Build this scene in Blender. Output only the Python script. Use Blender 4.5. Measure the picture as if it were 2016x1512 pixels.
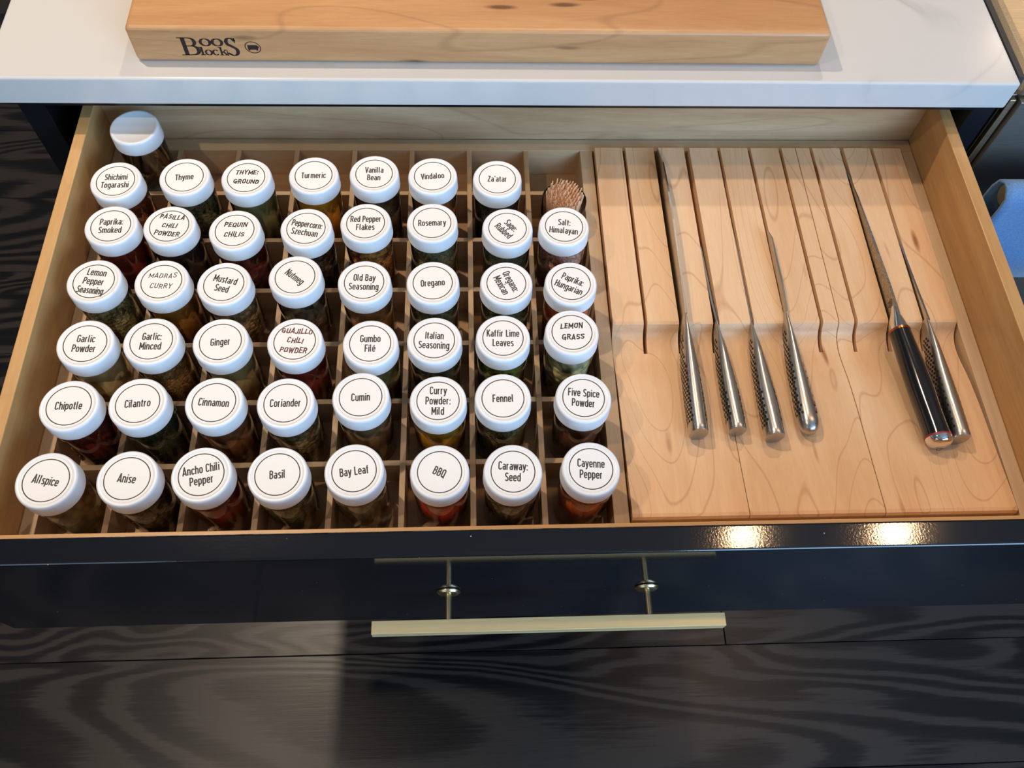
import bpy, math, random
from mathutils import Vector, Matrix
rnd = random.Random(7)
PI = math.pi
S = bpy.context.scene
for o in list(bpy.data.objects): bpy.data.objects.remove(o)
COL = S.collection
K = 0.01                                   # everything below is written in centimetres

# ------------------------------------------------------------------ camera
cam = bpy.data.cameras.new('camera'); cam_o = bpy.data.objects.new('camera', cam); COL.objects.link(cam_o)
cam.sensor_fit = 'HORIZONTAL'; cam.sensor_width = 36.0; cam.lens = 1663.38 / 2016 * 36.0
cam.clip_start = 0.02; cam.clip_end = 60
def cam_rot(yaw, pit, rol):
    return Matrix.Rotation(yaw, 3, 'Z') @ Matrix.Rotation(pit, 3, 'X') @ Matrix.Rotation(rol, 3, 'Z')
M3 = cam_rot(-0.102258784, 0.492668397, 0.0789387539)
cam_o.matrix_world = Matrix.Translation(Vector((32.3406, -20.24892, 60.65907)) * K) @ M3.to_4x4()
S.camera = cam_o

# ------------------------------------------------------------------ world, lights, exposure
S.view_settings.view_transform = 'Standard'; S.view_settings.look = 'None'
S.view_settings.gamma = 1.0; S.view_settings.use_curve_mapping = False
S.view_settings.exposure = -0.42
W = bpy.data.worlds.new('world'); S.world = W; W.use_nodes = True
W.node_tree.nodes['Background'].inputs[0].default_value = (0.62, 0.78, 1.0, 1)
W.node_tree.nodes['Background'].inputs[1].default_value = 1.0
def area(name, loc, size, power, color, target=None, sizey=None, shape='DISK'):
    l = bpy.data.lights.new(name, 'AREA'); l.shape = shape; l.size = size * K
    if sizey: l.size_y = sizey * K
    l.energy = power; l.color = color
    o = bpy.data.objects.new(name, l); COL.objects.link(o); o.location = Vector(loc) * K
    if target is not None:
        o.rotation_euler = (Vector(target) - Vector(loc)).to_track_quat('-Z', 'Y').to_euler()
    return o
WARM = (1.0, 0.80, 0.60)
CANS = [((97, 41, 146), 1.8), ((134, 41, 146), 3.0), ((-26, 66, 146), 17.0), ((58, 112, 146), 9.0), ((-52, -14, 146), 7.0), ((224, 220, 146), 4.0)]  # the front left lamp is an addition, evening out the light on the left
for n, (p, e) in enumerate(CANS):
    area('ceiling_lamp', p, 5.5, e, (1.0, 0.62, 0.32) if n < 2 else WARM)
# daylight through the window opening in the wall behind the photographer
area('window_daylight', (158, -150, 78), 150, 72, (0.38, 0.64, 1.0), (60, 20, 0), 110, 'RECTANGLE')
area('window_daylight', (-90, -150, 78), 100, 7, (0.60, 0.80, 1.0), (20, 20, 0), 110, 'RECTANGLE')

# ------------------------------------------------------------------ node helpers
def new_mat(name):
    m = bpy.data.materials.new(name); m.use_nodes = True
    nt = m.node_tree; b = nt.nodes['Principled BSDF']
    return m, nt, b
def setp(b, **k):
    for n, v in k.items():
        n = n.replace('_', ' ')
        if n in b.inputs: b.inputs[n].default_value = v
def nd(nt, t, **k):
    n = nt.nodes.new(t)
    for a, v in k.items(): setattr(n, a, v)
    return n
def ln(nt, a, b): nt.links.new(a, b)
def c4(c): return (c[0], c[1], c[2], 1)
def srgb(r, g, b):
    f = lambda v: ((v / 255 + 0.055) / 1.055) ** 2.4 if v > 10 else v / 255 / 12.92
    return (f(r), f(g), f(b))
def coords(nt, scale, rot=(0, 0, 0), jitter=True):
    tc = nd(nt, 'ShaderNodeTexCoord')
    src = tc.outputs['Object']
    if jitter:
        oi = nd(nt, 'ShaderNodeObjectInfo')
        mu = nd(nt, 'ShaderNodeMath', operation='MULTIPLY'); mu.inputs[1].default_value = 3.7
        ln(nt, oi.outputs['Random'], mu.inputs[0])
        ad = nd(nt, 'ShaderNodeVectorMath', operation='ADD')
        ln(nt, src, ad.inputs[0]); ln(nt, mu.outputs[0], ad.inputs[1]); src = ad.outputs[0]
    mp = nd(nt, 'ShaderNodeMapping'); mp.inputs['Scale'].default_value = scale; mp.inputs['Rotation'].default_value = rot
    ln(nt, src, mp.inputs['Vector'])
    return mp.outputs[0]
def noise(nt, vec, scale, detail=3, rough=0.5, dist=0.0):
    n = nd(nt, 'ShaderNodeTexNoise'); n.inputs['Scale'].default_value = scale
    n.inputs['Detail'].default_value = detail; n.inputs['Roughness'].default_value = rough
    n.inputs['Distortion'].default_value = dist; ln(nt, vec, n.inputs['Vector'])
    return n.outputs['Fac']
def ramp(nt, fac, stops):
    r = nd(nt, 'ShaderNodeValToRGB'); e = r.color_ramp.elements
    while len(e) < len(stops): e.new(0.5)
    for i, (p, c) in enumerate(stops): e[i].position = p; e[i].color = c4(c)
    ln(nt, fac, r.inputs[0]); return r.outputs[0]
def mathn(nt, op, a, b=None):
    m = nd(nt, 'ShaderNodeMath', operation=op)
    for i, v in enumerate((a, b)):
        if v is None: continue
        if isinstance(v, (int, float)): m.inputs[i].default_value = v
        else: ln(nt, v, m.inputs[i])
    return m.outputs[0]
def mix(nt, fac, a, b, mode='MIX'):
    m = nd(nt, 'ShaderNodeMix', data_type='RGBA', blend_type=mode)
    for s, v in ((0, fac), (6, a), (7, b)):
        if isinstance(v, (int, float)): m.inputs[s].default_value = v
        elif isinstance(v, tuple): m.inputs[s].default_value = c4(v)
        else: ln(nt, v, m.inputs[s])
    return m.outputs[2]
def bump(nt, b, h, strength, dist):
    n = nd(nt, 'ShaderNodeBump'); n.inputs['Strength'].default_value = strength; n.inputs['Distance'].default_value = dist
    ln(nt, h, n.inputs['Height']); ln(nt, n.outputs[0], b.inputs['Normal'])

def wood(name, light, dark, line, axis='y', lines=0.0, nlines=7, rough=0.45, flecks=0.5, figure=0.5, coat=0.0):
    """maple like wood; grain runs along axis (object space)"""
    m, nt, b = new_mat(name)
    a, c = 0.10, 1.0
    sc = {'x': (a, c, c), 'y': (c, a, c), 'z': (c, c, a)}[axis]
    v = coords(nt, sc)
    v2 = coords(nt, tuple(x * (1.0 if x == c else 2.6) for x in sc))
    n1 = noise(nt, v, 22, 4, 0.55, 0.6)
    col = ramp(nt, n1, [(0.30, dark), (0.62, light)])
    fine = noise(nt, v, 420, 3, 0.6)
    col = mix(nt, 0.16, col, ramp(nt, fine, [(0.30, dark), (0.65, (1, 1, 1))]), 'MULTIPLY')
    broad = noise(nt, v2, 6, 2, 0.5, 1.5)
    col = mix(nt, figure, col, ramp(nt, broad, [(0.35, tuple(x * y for x, y in zip((0.86, 0.80, 0.72), (1, 1, 1)))), (0.6, (1, 1, 1))]), 'MULTIPLY')
    if lines > 0:                      # growth ring contours
        v3 = coords(nt, tuple(x * (1.0 if x == c else 2.6) for x in sc))
        base = noise(nt, v3, 9, 1.5, 0.45, 0.25)
        fr = mathn(nt, 'FRACT', mathn(nt, 'MULTIPLY', base, nlines * 2.2))
        d = mathn(nt, 'ABSOLUTE', mathn(nt, 'SUBTRACT', fr, 0.5))
        mask = ramp(nt, d, [(0.0, (lines,) * 3), (0.02, (lines * 0.6,) * 3), (0.045, (0, 0, 0))])
        col = mix(nt, mask, col, line)
    if flecks > 0:
        v4 = coords(nt, tuple(x * (1.0 if x == c else 2.2) for x in sc))
        vo = nd(nt, 'ShaderNodeTexVoronoi'); vo.inputs['Scale'].default_value = 55; ln(nt, v4, vo.inputs['Vector'])
        gate = noise(nt, v4, 30, 1)
        fm = ramp(nt, vo.outputs['Distance'], [(0.09, (flecks,) * 3), (0.20, (0, 0, 0))])
        gm = ramp(nt, gate, [(0.55, (0, 0, 0)), (0.60, (1, 1, 1))])
        col = mix(nt, mix(nt, 1.0, fm, gm, 'MULTIPLY'), col, line)
    ln(nt, col, b.inputs['Base Color'])
    setp(b, Roughness=rough, Coat_Weight=coat, Coat_Roughness=0.25)
    bump(nt, b, fine, 0.12, 0.0003)
    return m
def plain(name, col, rough=0.5, metal=0.0, var=0.04, spec=0.5, coat=0.0, nscale=60):
    m, nt, b = new_mat(name)
    n = noise(nt, coords(nt, (1, 1, 1)), nscale, 3)
    ln(nt, ramp(nt, n, [(0.3, tuple(x * (1 - var) for x in col)), (0.7, tuple(min(1, x * (1 + var)) for x in col))]), b.inputs['Base Color'])
    setp(b, Roughness=rough, Metallic=metal, Specular_IOR_Level=spec, Coat_Weight=coat)
    return m
def brushed(name, col, axis='x', rough=0.3, var=0.10):
    m, nt, b = new_mat(name)
    sc = {'x': (0.03, 1, 1), 'y': (1, 0.03, 1), 'z': (1, 1, 0.03)}[axis]
    n = noise(nt, coords(nt, sc), 900, 2, 0.6)
    ln(nt, ramp(nt, n, [(0.3, tuple(x * (1 - var) for x in col)), (0.7, tuple(min(1, x * (1 + var)) for x in col))]), b.inputs['Base Color'])
    setp(b, Metallic=1.0, Roughness=rough)
    bump(nt, b, n, 0.10, 0.0002)
    return m

MAT = {}
MAT['drawer_x'] = wood('drawer_maple_x', srgb(218, 175, 120), srgb(192, 142, 90), srgb(160, 108, 60), 'x', 0.10, 5, 0.35, 0.3)
MAT['drawer_y'] = wood('drawer_maple_y', srgb(216, 172, 114), srgb(188, 140, 86), srgb(160, 108, 60), 'y', 0.10, 5, 0.35, 0.3)
MAT['ply'] = wood('drawer_back_ply', srgb(226, 198, 160), srgb(180, 146, 108), srgb(136, 104, 72), 'x', 0.25, 5, 0.4, 0.1, 0.9)
MAT['insert_y'] = wood('insert_maple_y', srgb(214, 184, 148), srgb(190, 156, 118), srgb(150, 112, 76), 'y', 0.06, 5, 0.5, 0.15)
MAT['insert_x'] = wood('insert_maple_x', srgb(214, 186, 150), srgb(190, 158, 120), srgb(150, 112, 76), 'x', 0.06, 5, 0.5, 0.15)
MAT['insert_floor'] = wood('insert_floor_ply', srgb(200, 160, 116), srgb(170, 130, 90), srgb(130, 90, 56), 'x', 0.2, 6, 0.5, 0.2)
MAT['block'] = wood('block_maple', srgb(240, 202, 160), srgb(226, 180, 134), srgb(160, 98, 58), 'y', 0.36, 10, 0.42, 0.95, 0.40)
MAT['board'] = wood('board_maple', srgb(214, 166, 116), srgb(186, 134, 86), srgb(100, 62, 34), 'x', 0.22, 6, 0.42, 0.9, 0.6)
MAT['pick'] = plain('toothpick_wood', srgb(240, 200, 160), 0.7, var=0.15, nscale=300)
MAT['lid'] = plain('lid_white_plastic', srgb(236, 238, 240), 0.32, var=0.01)
MAT['paper'] = plain('label_paper', srgb(243, 241, 237), 0.55, var=0.008)
MAT['ink'] = plain('label_ink', srgb(62, 58, 56), 0.6)
MAT['marker'] = plain('marker_ink', srgb(38, 32, 34), 0.55)
MAT['red_marker'] = plain('red_marker_ink', srgb(98, 48, 46), 0.55, var=0.2)
MAT['burn'] = plain('burnt_brand', srgb(40, 24, 22), 0.8, var=0.25, nscale=400)
MAT['steel'] = brushed('knife_steel', (0.50, 0.48, 0.45), 'y', 0.30)
MAT['blade'] = brushed('blade_steel', (0.50, 0.48, 0.45), 'y', 0.26)
MAT['chrome'] = plain('polished_steel', (0.78, 0.77, 0.76), 0.06, 1.0, 0.01)
MAT['dimple'] = plain('dimple_black', (0.008, 0.008, 0.008), 0.5)
MAT['black_handle'] = plain('black_lacquer_handle', (0.006, 0.005, 0.006), 0.16, coat=0.5)
MAT['copper'] = plain('copper_ring', srgb(196, 112, 70), 0.25, 1.0)
MAT['red_ring'] = plain('red_spacer', srgb(150, 30, 40), 0.4)
MAT['brass'] = brushed('satin_brass', (0.86, 0.66, 0.33), 'x', 0.40, 0.04)
MAT['brass'].node_tree.nodes['Principled BSDF'].inputs['Metallic'].default_value = 0.3
MAT['brass_y'] = brushed('satin_brass_post', (0.72, 0.58, 0.34), 'y', 0.28, 0.08)
MAT['range_steel'] = brushed('range_steel', (0.80, 0.64, 0.44), 'x', 0.36, 0.12)  # stainless; the golden tint of warm reflected light is put into its colour
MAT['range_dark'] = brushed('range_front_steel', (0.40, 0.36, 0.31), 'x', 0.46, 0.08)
MAT['cabinet'] = plain('cabinet_black_paint', (0.006, 0.007, 0.010), 0.3, var=0.1)
MAT['rubber'] = plain('dark_gap_strip', (0.05, 0.045, 0.045), 0.5)
MAT['wall'] = plain('wall_paint', srgb(206, 204, 198), 0.9)
MAT['ceiling'] = plain('ceiling_paint', srgb(235, 230, 222), 0.9)

m, nt, b = new_mat('black_gloss_lacquer'); MAT['gloss'] = m
setp(b, Roughness=0.08, IOR=1.62, Base_Color=(0.0035, 0.0045, 0.008, 1))
bump(nt, b, noise(nt, coords(nt, (1, 1, 1)), 650, 2), 0.06, 0.0004)
vo = nd(nt, 'ShaderNodeTexVoronoi'); vo.inputs['Scale'].default_value = 60; ln(nt, coords(nt, (1, 1, 1)), vo.inputs['Vector'])
ln(nt, ramp(nt, vo.outputs['Distance'], [(0.022, (0.30, 0.30, 0.30)), (0.034, (0.0035, 0.0045, 0.008))]), b.inputs['Base Color'])

# quartz with faint grey veins
m, nt, b = new_mat('white_quartz'); MAT['quartz'] = m
v = coords(nt, (1.0, 2.2, 1.0), jitter=False)
n = noise(nt, v, 1.9, 5, 0.5, 0.9)
d = mathn(nt, 'ABSOLUTE', mathn(nt, 'SUBTRACT', n, 0.46))
vein = ramp(nt, d, [(0.0, (0.30,) * 3), (0.004, (0.16,) * 3), (0.014, (0, 0, 0))])
gate = ramp(nt, noise(nt, v, 3.1, 2), [(0.48, (0, 0, 0)), (0.62, (1, 1, 1))])
ln(nt, mix(nt, mix(nt, 1.0, vein, gate, 'MULTIPLY'), srgb(214, 212, 208), srgb(120, 118, 120)), b.inputs['Base Color'])
setp(b, Roughness=0.16, Specular_IOR_Level=0.5)

# dark stained oak floor
m, nt, b = new_mat('dark_oak'); MAT['oak'] = m
v = coords(nt, (0.22, 1, 1))
n = noise(nt, v, 3.6, 2.0, 0.45, 0.9)
rings = mathn(nt, 'SINE', mathn(nt, 'MULTIPLY', n, 120))
fine = noise(nt, coords(nt, (0.05, 1, 1)), 220, 3, 0.7)
fac = mathn(nt, 'ADD', mathn(nt, 'MULTIPLY', rings, 0.30), mathn(nt, 'MULTIPLY', fine, 0.9))
ln(nt, ramp(nt, fac, [(0.15, (0.005, 0.005, 0.006)), (0.38, (0.012, 0.010, 0.010)), (0.62, (0.046, 0.036, 0.030))]), b.inputs['Base Color'])
setp(b, Roughness=0.34, Specular_IOR_Level=0.45)
bump(nt, b, fac, 0.25, 0.0008)

# glass: thin walled, lets light through, fresnel gloss on top
def glass_mat(name, tint):
    m = bpy.data.materials.new(name); m.use_nodes = True; nt = m.node_tree
    nt.nodes.remove(nt.nodes['Principled BSDF']); out = nt.nodes['Material Output']
    tr = nd(nt, 'ShaderNodeBsdfTransparent'); tr.inputs[0].default_value = c4(tint)
    gl = nd(nt, 'ShaderNodeBsdfGlossy'); gl.inputs['Roughness'].default_value = 0.03; gl.inputs[0].default_value = (1, 1, 1, 1)
    fr = nd(nt, 'ShaderNodeFresnel'); fr.inputs[0].default_value = 1.48
    mx = nd(nt, 'ShaderNodeMixShader'); ln(nt, fr.outputs[0], mx.inputs[0]); ln(nt, tr.outputs[0], mx.inputs[1]); ln(nt, gl.outputs[0], mx.inputs[2])
    ln(nt, mx.outputs[0], out.inputs[0]); return m
MAT['glass'] = glass_mat('clear_jar_glass', (0.965, 0.975, 0.965))

def spice_mat(name, c1, c2, grain=0, c3=None):
    """grain 0 = powder, larger = coarser seeds or leaves"""
    m, nt, b = new_mat('spice_' + name)
    c1, c2 = (tuple(min(.9, x * 1.35) for x in c) for c in (c1, c2))
    v = coords(nt, (1, 1, 1))
    if grain:
        sc = {1: 900, 2: 520, 3: 300, 4: 170}[grain]
        vo = nd(nt, 'ShaderNodeTexVoronoi'); vo.inputs['Scale'].default_value = sc; vo.inputs['Randomness'].default_value = 1.0
        dn = nd(nt, 'ShaderNodeTexNoise'); dn.inputs['Scale'].default_value = sc * 0.4; ln(nt, v, dn.inputs['Vector'])
        av = nd(nt, 'ShaderNodeVectorMath', operation='MULTIPLY_ADD'); ln(nt, dn.outputs['Color'], av.inputs[0])
        av.inputs[1].default_value = (0.006,) * 3; ln(nt, v, av.inputs[2]); ln(nt, av.outputs[0], vo.inputs['Vector'])
        sep = nd(nt, 'ShaderNodeSeparateColor'); ln(nt, vo.outputs['Color'], sep.inputs[0])
        col = ramp(nt, sep.outputs[0], [(0.1, c1), (0.55, c2), (0.9, c3 or c2)])
        edge = ramp(nt, vo.outputs['Distance'], [(0.25, (1, 1, 1)), (0.75, (0.35, 0.35, 0.35))])
        col = mix(nt, 0.8, col, edge, 'MULTIPLY')
        inv = mathn(nt, 'SUBTRACT', 1.0, vo.outputs['Distance']); bump(nt, b, inv, 0.8, 0.0012)
    else:
        col = ramp(nt, noise(nt, v, 130, 5, 0.65), [(0.35, c1), (0.65, c2)])
        bump(nt, b, noise(nt, v, 1500, 2), 0.3, 0.0003)
    ln(nt, col, b.inputs['Base Color']); setp(b, Roughness=0.85)
    return m

# ------------------------------------------------------------------ mesh helpers (cm in, metres out)
class MB:
    def __init__(s): s.v = []; s.f = []; s.m = []; s.sm = []
    def add(s, vs, fs, mi=0, smooth=False):
        o = len(s.v); s.v += [tuple(p) for p in vs]
        for f in fs: s.f.append([i + o for i in f]); s.m.append(mi); s.sm.append(smooth)
    def box(s, x0, x1, y0, y1, z0, z1, mi=0):
        vs = [(x, y, z) for z in (z0, z1) for y in (y0, y1) for x in (x0, x1)]
        s.add(vs, [(0, 2, 3, 1), (4, 5, 7, 6), (0, 1, 5, 4), (2, 6, 7, 3), (0, 4, 6, 2), (1, 3, 7, 5)], mi)
    def prism(s, prof, x0, x1, mi=0, smooth=False):     # profile in (y, z), extruded along x
        n = len(prof); vs = [(x0, y, z) for y, z in prof] + [(x1, y, z) for y, z in prof]
        s.add(vs, [list(range(n))[::-1], list(range(n, 2 * n))], mi)
        s.add(vs, [(i, (i + 1) % n, n + (i + 1) % n, n + i) for i in range(n)], mi, smooth)
    def lathe(s, prof, seg=48, mi=0, smooth=True, c=(0, 0), rib=None, caps=True):   # profile (r, z)
        vs = []; n = len(prof)
        for k in range(seg):
            a = 2 * PI * k / seg
            for q, (r, z) in enumerate(prof):
                rr = r - (rib[1] if rib and q in rib[0] and k % 2 else 0)
                vs.append((c[0] + rr * math.cos(a), c[1] + rr * math.sin(a), z))
        fs = []
        for k in range(seg):
            k2 = (k + 1) % seg
            for q in range(n - 1):
                fs.append((k * n + q, k2 * n + q, k2 * n + q + 1, k * n + q + 1))
        s.add(vs, fs, mi, smooth)
        for q in (0, n - 1):
            if caps and prof[q][0] > 1e-6:
                ring = [k * n + q for k in range(seg)]
                s.add(vs, [ring if q else ring[::-1]], mi)
    def disc(s, r, z, seg=48, mi=0, c=(0, 0)):
        s.add([(c[0] + r * math.cos(2 * PI * k / seg), c[1] + r * math.sin(2 * PI * k / seg), z) for k in range(seg)], [list(range(seg))], mi)
    def tube(s, p0, p1, r0, r1=None, seg=24, mi=0, caps=True):
        r1 = r0 if r1 is None else r1
        p0, p1 = Vector(p0), Vector(p1); d = (p1 - p0).normalized()
        u = d.orthogonal().normalized(); w = d.cross(u)
        vs = []
        for p, r in ((p0, r0), (p1, r1)):
            vs += [p + (u * math.cos(2 * PI * k / seg) + w * math.sin(2 * PI * k / seg)) * r for k in range(seg)]
        s.add(vs, [(k, (k + 1) % seg, seg + (k + 1) % seg, seg + k) for k in range(seg)], mi, True)
        if caps: s.add(vs, [list(range(seg))[::-1], list(range(seg, 2 * seg))], mi)
    def build(s, name, mats, parent=None, loc=(0, 0, 0), bevel=0, segs=2):
        me = bpy.data.meshes.new(name); me.from_pydata([(x * K, y * K, z * K) for x, y, z in s.v], [], s.f)
        if not isinstance(mats, (list, tuple)): mats = [mats]
        for mm in mats: me.materials.append(mm)
        me.polygons.foreach_set('material_index', s.m); me.polygons.foreach_set('use_smooth', s.sm); me.update()
        o = bpy.data.objects.new(name, me); COL.objects.link(o); o.location = Vector(loc) * K
        if parent: o.parent = parent
        if bevel:
            mo = o.modifiers.new('bevel', 'BEVEL'); mo.width = bevel * K; mo.segments = segs; mo.limit_method = 'ANGLE'
            mo.angle_limit = math.radians(40); mo.harden_normals = False
        return o
def empty(name, loc=(0, 0, 0), label=None, cat=None, group=None):
    o = bpy.data.objects.new(name, None); COL.objects.link(o); o.location = Vector(loc) * K; o.empty_display_size = 0.01
    tag(o, label, cat, group); return o
def tag(o, label=None, cat=None, group=None, kind=None):
    if label: o['label'] = label
    if cat: o['category'] = cat
    if group: o['group'] = group
    if kind: o['kind'] = kind
    return o
def bx(name, x0, x1, y0, y1, z0, z1, mat, parent=None, bevel=0, segs=2):
    # origin in the middle of the base so that textures differ from piece to piece
    cx, cy = (x0 + x1) / 2, (y0 + y1) / 2
    mb = MB(); mb.box(x0 - cx, x1 - cx, y0 - cy, y1 - cy, 0, z1 - z0)
    off = Vector((cx, cy, z0)) if parent is None else Vector((cx, cy, z0)) - Vector(parent.location) / K
    return mb.build(name, mat, parent, off, bevel, segs)

# ------------------------------------------------------------------ stroke lettering
def arc(cx, cy, rx, ry, a0, a1, n=7):
    return [(cx + rx * math.cos(math.radians(a0 + (a1 - a0) * i / n)), cy + ry * math.sin(math.radians(a0 + (a1 - a0) * i / n))) for i in range(n + 1)]
def stad(x0, x1, y0, y1, r=None):
    rx = (x1 - x0) / 2; ry = r or rx * 1.05; cx = (x0 + x1) / 2
    return arc(cx, y1 - ry, rx, ry, 180, 0, 8) + arc(cx, y0 + ry, rx, ry, 0, -180, 8) + [(x0, y1 - ry)]
b0, X, C = .06, .66, .94
def hook(x0, x1, top, y): rx = (x1 - x0) / 2; return [(x0, y)] + arc((x0 + x1) / 2, top - rx, rx, rx, 180, 0, 8)
G = {}
def g(ch, w, *st): G[ch] = (w, st)
g('a', .40, [(.34, 0), (.34, X - .16)] + arc(.20, X - .14, .14, .14, 0, 150), stad(.06, .34, b0, .40, .13))
g('b', .42, [(.06, 0), (.06, 1.0)], stad(.06, .36, b0, X))
g('c', .38, arc(.21, X - .15, .15, .15, 10, 180) + arc(.21, b0 + .15, .15, .15, 180, 350))
g('d', .42, [(.36, 0), (.36, 1.0)], stad(.06, .36, b0, X))
g('e', .42, [(.06, .36), (.36, .36), (.36, X - .15)] + arc(.21, X - .15, .15, .15, 0, 180) + arc(.21, b0 + .15, .15, .15, 180, 345))
g('é', .42, *(G['e'][1] + ([(.20, .78), (.30, .93)],)))
g('f', .28, [(.12, 0), (.12, .80)] + arc(.25, .80, .13, .14, 180, 95, 4), [(0, X), (.26, X)])
g('g', .42, [(.36, X + .06), (.36, -.10)] + arc(.21, -.08, .15, .14, 0, -165), stad(.06, .36, b0, X))
g('h', .42, [(.06, 0), (.06, 1.0)], hook(.06, .36, X, .40) + [(.36, 0)])
g('i', .12, [(.06, 0), (.06, .72)], [(.06, .84), (.06, .97)])
g('k', .40, [(.06, 0), (.06, 1.0)], [(.36, .72), (.09, .33)], [(.17, .44), (.37, 0)])
g('l', .20, [(.06, 1.0), (.06, .15)] + arc(.15, .15, .09, .09, 180, 270, 4))
g('m', .66, [(.06, 0), (.06, .72)], hook(.06, .33, X, .45) + [(.33, 0)], hook(.33, .60, X, .45) + [(.60, 0)])
g('n', .42, [(.06, 0), (.06, .72)], hook(.06, .36, X, .40) + [(.36, 0)])
g('o', .42, stad(.06, .36, b0, X))
g('p', .42, [(.06, -.22), (.06, .72)], stad(.06, .36, b0, X))
g('r', .30, [(.06, 0), (.06, .72)], [(.06, .45)] + arc(.21, X - .15, .15, .15, 180, 80, 5))
g('s', .38, [(.33, .58)] + arc(.20, X - .10, .13, .10, 40, 180, 5) + [(.09, .46), (.30, .30)] + arc(.20, b0 + .11, .14, .11, 20, -150, 6))
g('t', .28, [(.12, .92), (.12, .18)] + arc(.24, .18, .12, .12, 180, 275, 5), [(0, X), (.27, X)])
g('u', .42, [(.06, .72)] + arc(.21, b0 + .15, .15, .15, 180, 360, 8) + [(.36, .40)], [(.36, 0), (.36, .72)])
g('v', .40, [(.03, .72), (.20, .02), (.37, .72)])
g('w', .60, [(.03, .72), (.16, .02), (.30, .66), (.44, .02), (.57, .72)])
g('x', .40, [(.02, .72), (.38, 0)], [(.38, .72), (.02, 0)])
g('y', .40, [(.03, .72), (.20, .04)], [(.37, .72), (.17, -.12), (.08, -.20), (.01, -.20)])
g('z', .36, [(.03, X), (.32, X), (.04, b0), (.34, b0)])
g(':', .12, [(.06, 0), (.06, .14)], [(.06, .50), (.06, .64)])
g("'", .16, [(.11, 1.0), (.06, .80)])
g(' ', .20)
g('A', .48, [(.03, 0), (.24, 1.0), (.45, 0)], [(.10, .24), (.38, .24)])
g('B', .46, [(.06, b0), (.06, C), (.22, C)] + arc(.22, .74, .15, .20, 90, -90, 7) + [(.06, .54)], [(.22, .54)] + arc(.24, .30, .16, .24, 90, -90, 7) + [(.06, b0)])
g('C', .44, arc(.22, C - .17, .16, .17, 0, 180) + arc(.22, b0 + .17, .16, .17, 180, 360))
g('D', .46, [(.06, b0), (.06, C), (.20, C)] + arc(.20, C - .20, .20, .20, 90, 0, 5) + arc(.20, b0 + .20, .20, .20, 0, -90, 5) + [(.06, b0)])
g('E', .40, [(.36, C), (.06, C), (.06, b0), (.36, b0)], [(.06, .5), (.32, .5)])
g('F', .40, [(.38, C), (.06, C), (.06, 0)], [(.06, .5), (.34, .5)])
g('G', .46, arc(.23, C - .17, .17, .17, 0, 180) + arc(.23, b0 + .17, .17, .17, 180, 360) + [(.40, .46), (.24, .46)])
g('H', .48, [(.06, 0), (.06, 1)], [(.42, 0), (.42, 1)], [(.06, .5), (.42, .5)])
g('I', .12, [(.06, 0), (.06, 1)])
g('J', .34, [(.28, 1), (.28, .20)] + arc(.14, .20, .14, .16, 0, -150, 6))
g('K', .46, [(.06, 0), (.06, 1)], [(.42, 1.0), (.09, .42)], [(.18, .56), (.44, 0)])
g('L', .38, [(.06, 1), (.06, b0), (.37, b0)])
g('M', .60, [(.06, 0), (.06, 1)], [(.54, 0), (.54, 1)], [(.05, .98), (.30, .26)], [(.55, .98), (.30, .26)])
g('N', .50, [(.06, 0), (.06, 1)], [(.44, 0), (.44, 1)], [(.06, .97), (.44, .03)])
g('O', .46, stad(.06, .40, b0, C))
g('P', .44, [(.06, 0), (.06, C), (.22, C)] + arc(.22, .69, .17, .25, 90, -90, 8) + [(.06, .44)])
g('Q', .46, stad(.06, .40, b0, C), [(.28, .2), (.46, -.06)])
g('R', .46, [(.06, 0), (.06, C), (.22, C)] + arc(.22, .71, .17, .23, 90, -90, 8) + [(.06, .48)], [(.24, .48), (.43, 0)])
g('S', .44, arc(.23, C - .17, .16, .17, 20, 190, 7) + [(.10, .60), (.36, .40)] + arc(.22, b0 + .17, .17, .17, 20, -160, 8))
g('T', .42, [(.21, 0), (.21, C)], [(0, C), (.42, C)])
g('U', .46, [(.06, 1)] + arc(.23, .23, .17, .17, 180, 360, 8) + [(.40, 1)])
g('V', .46, [(.03, 1), (.23, .02), (.43, 1)])
g('W', .64, [(.03, 1), (.17, .04), (.32, .8), (.47, .04), (.61, 1)])
g('Y', .44, [(.03, 1), (.22, .5), (.41, 1)], [(.22, .5), (.22, 0)])
g('Z', .42, [(.04, C), (.38, C), (.04, b0), (.40, b0)])
HG = [arc(.25, .50, .20, .44, 52, 300, 12), [(.24, .42), (.46, .42), (.44, -.08)]]
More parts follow.
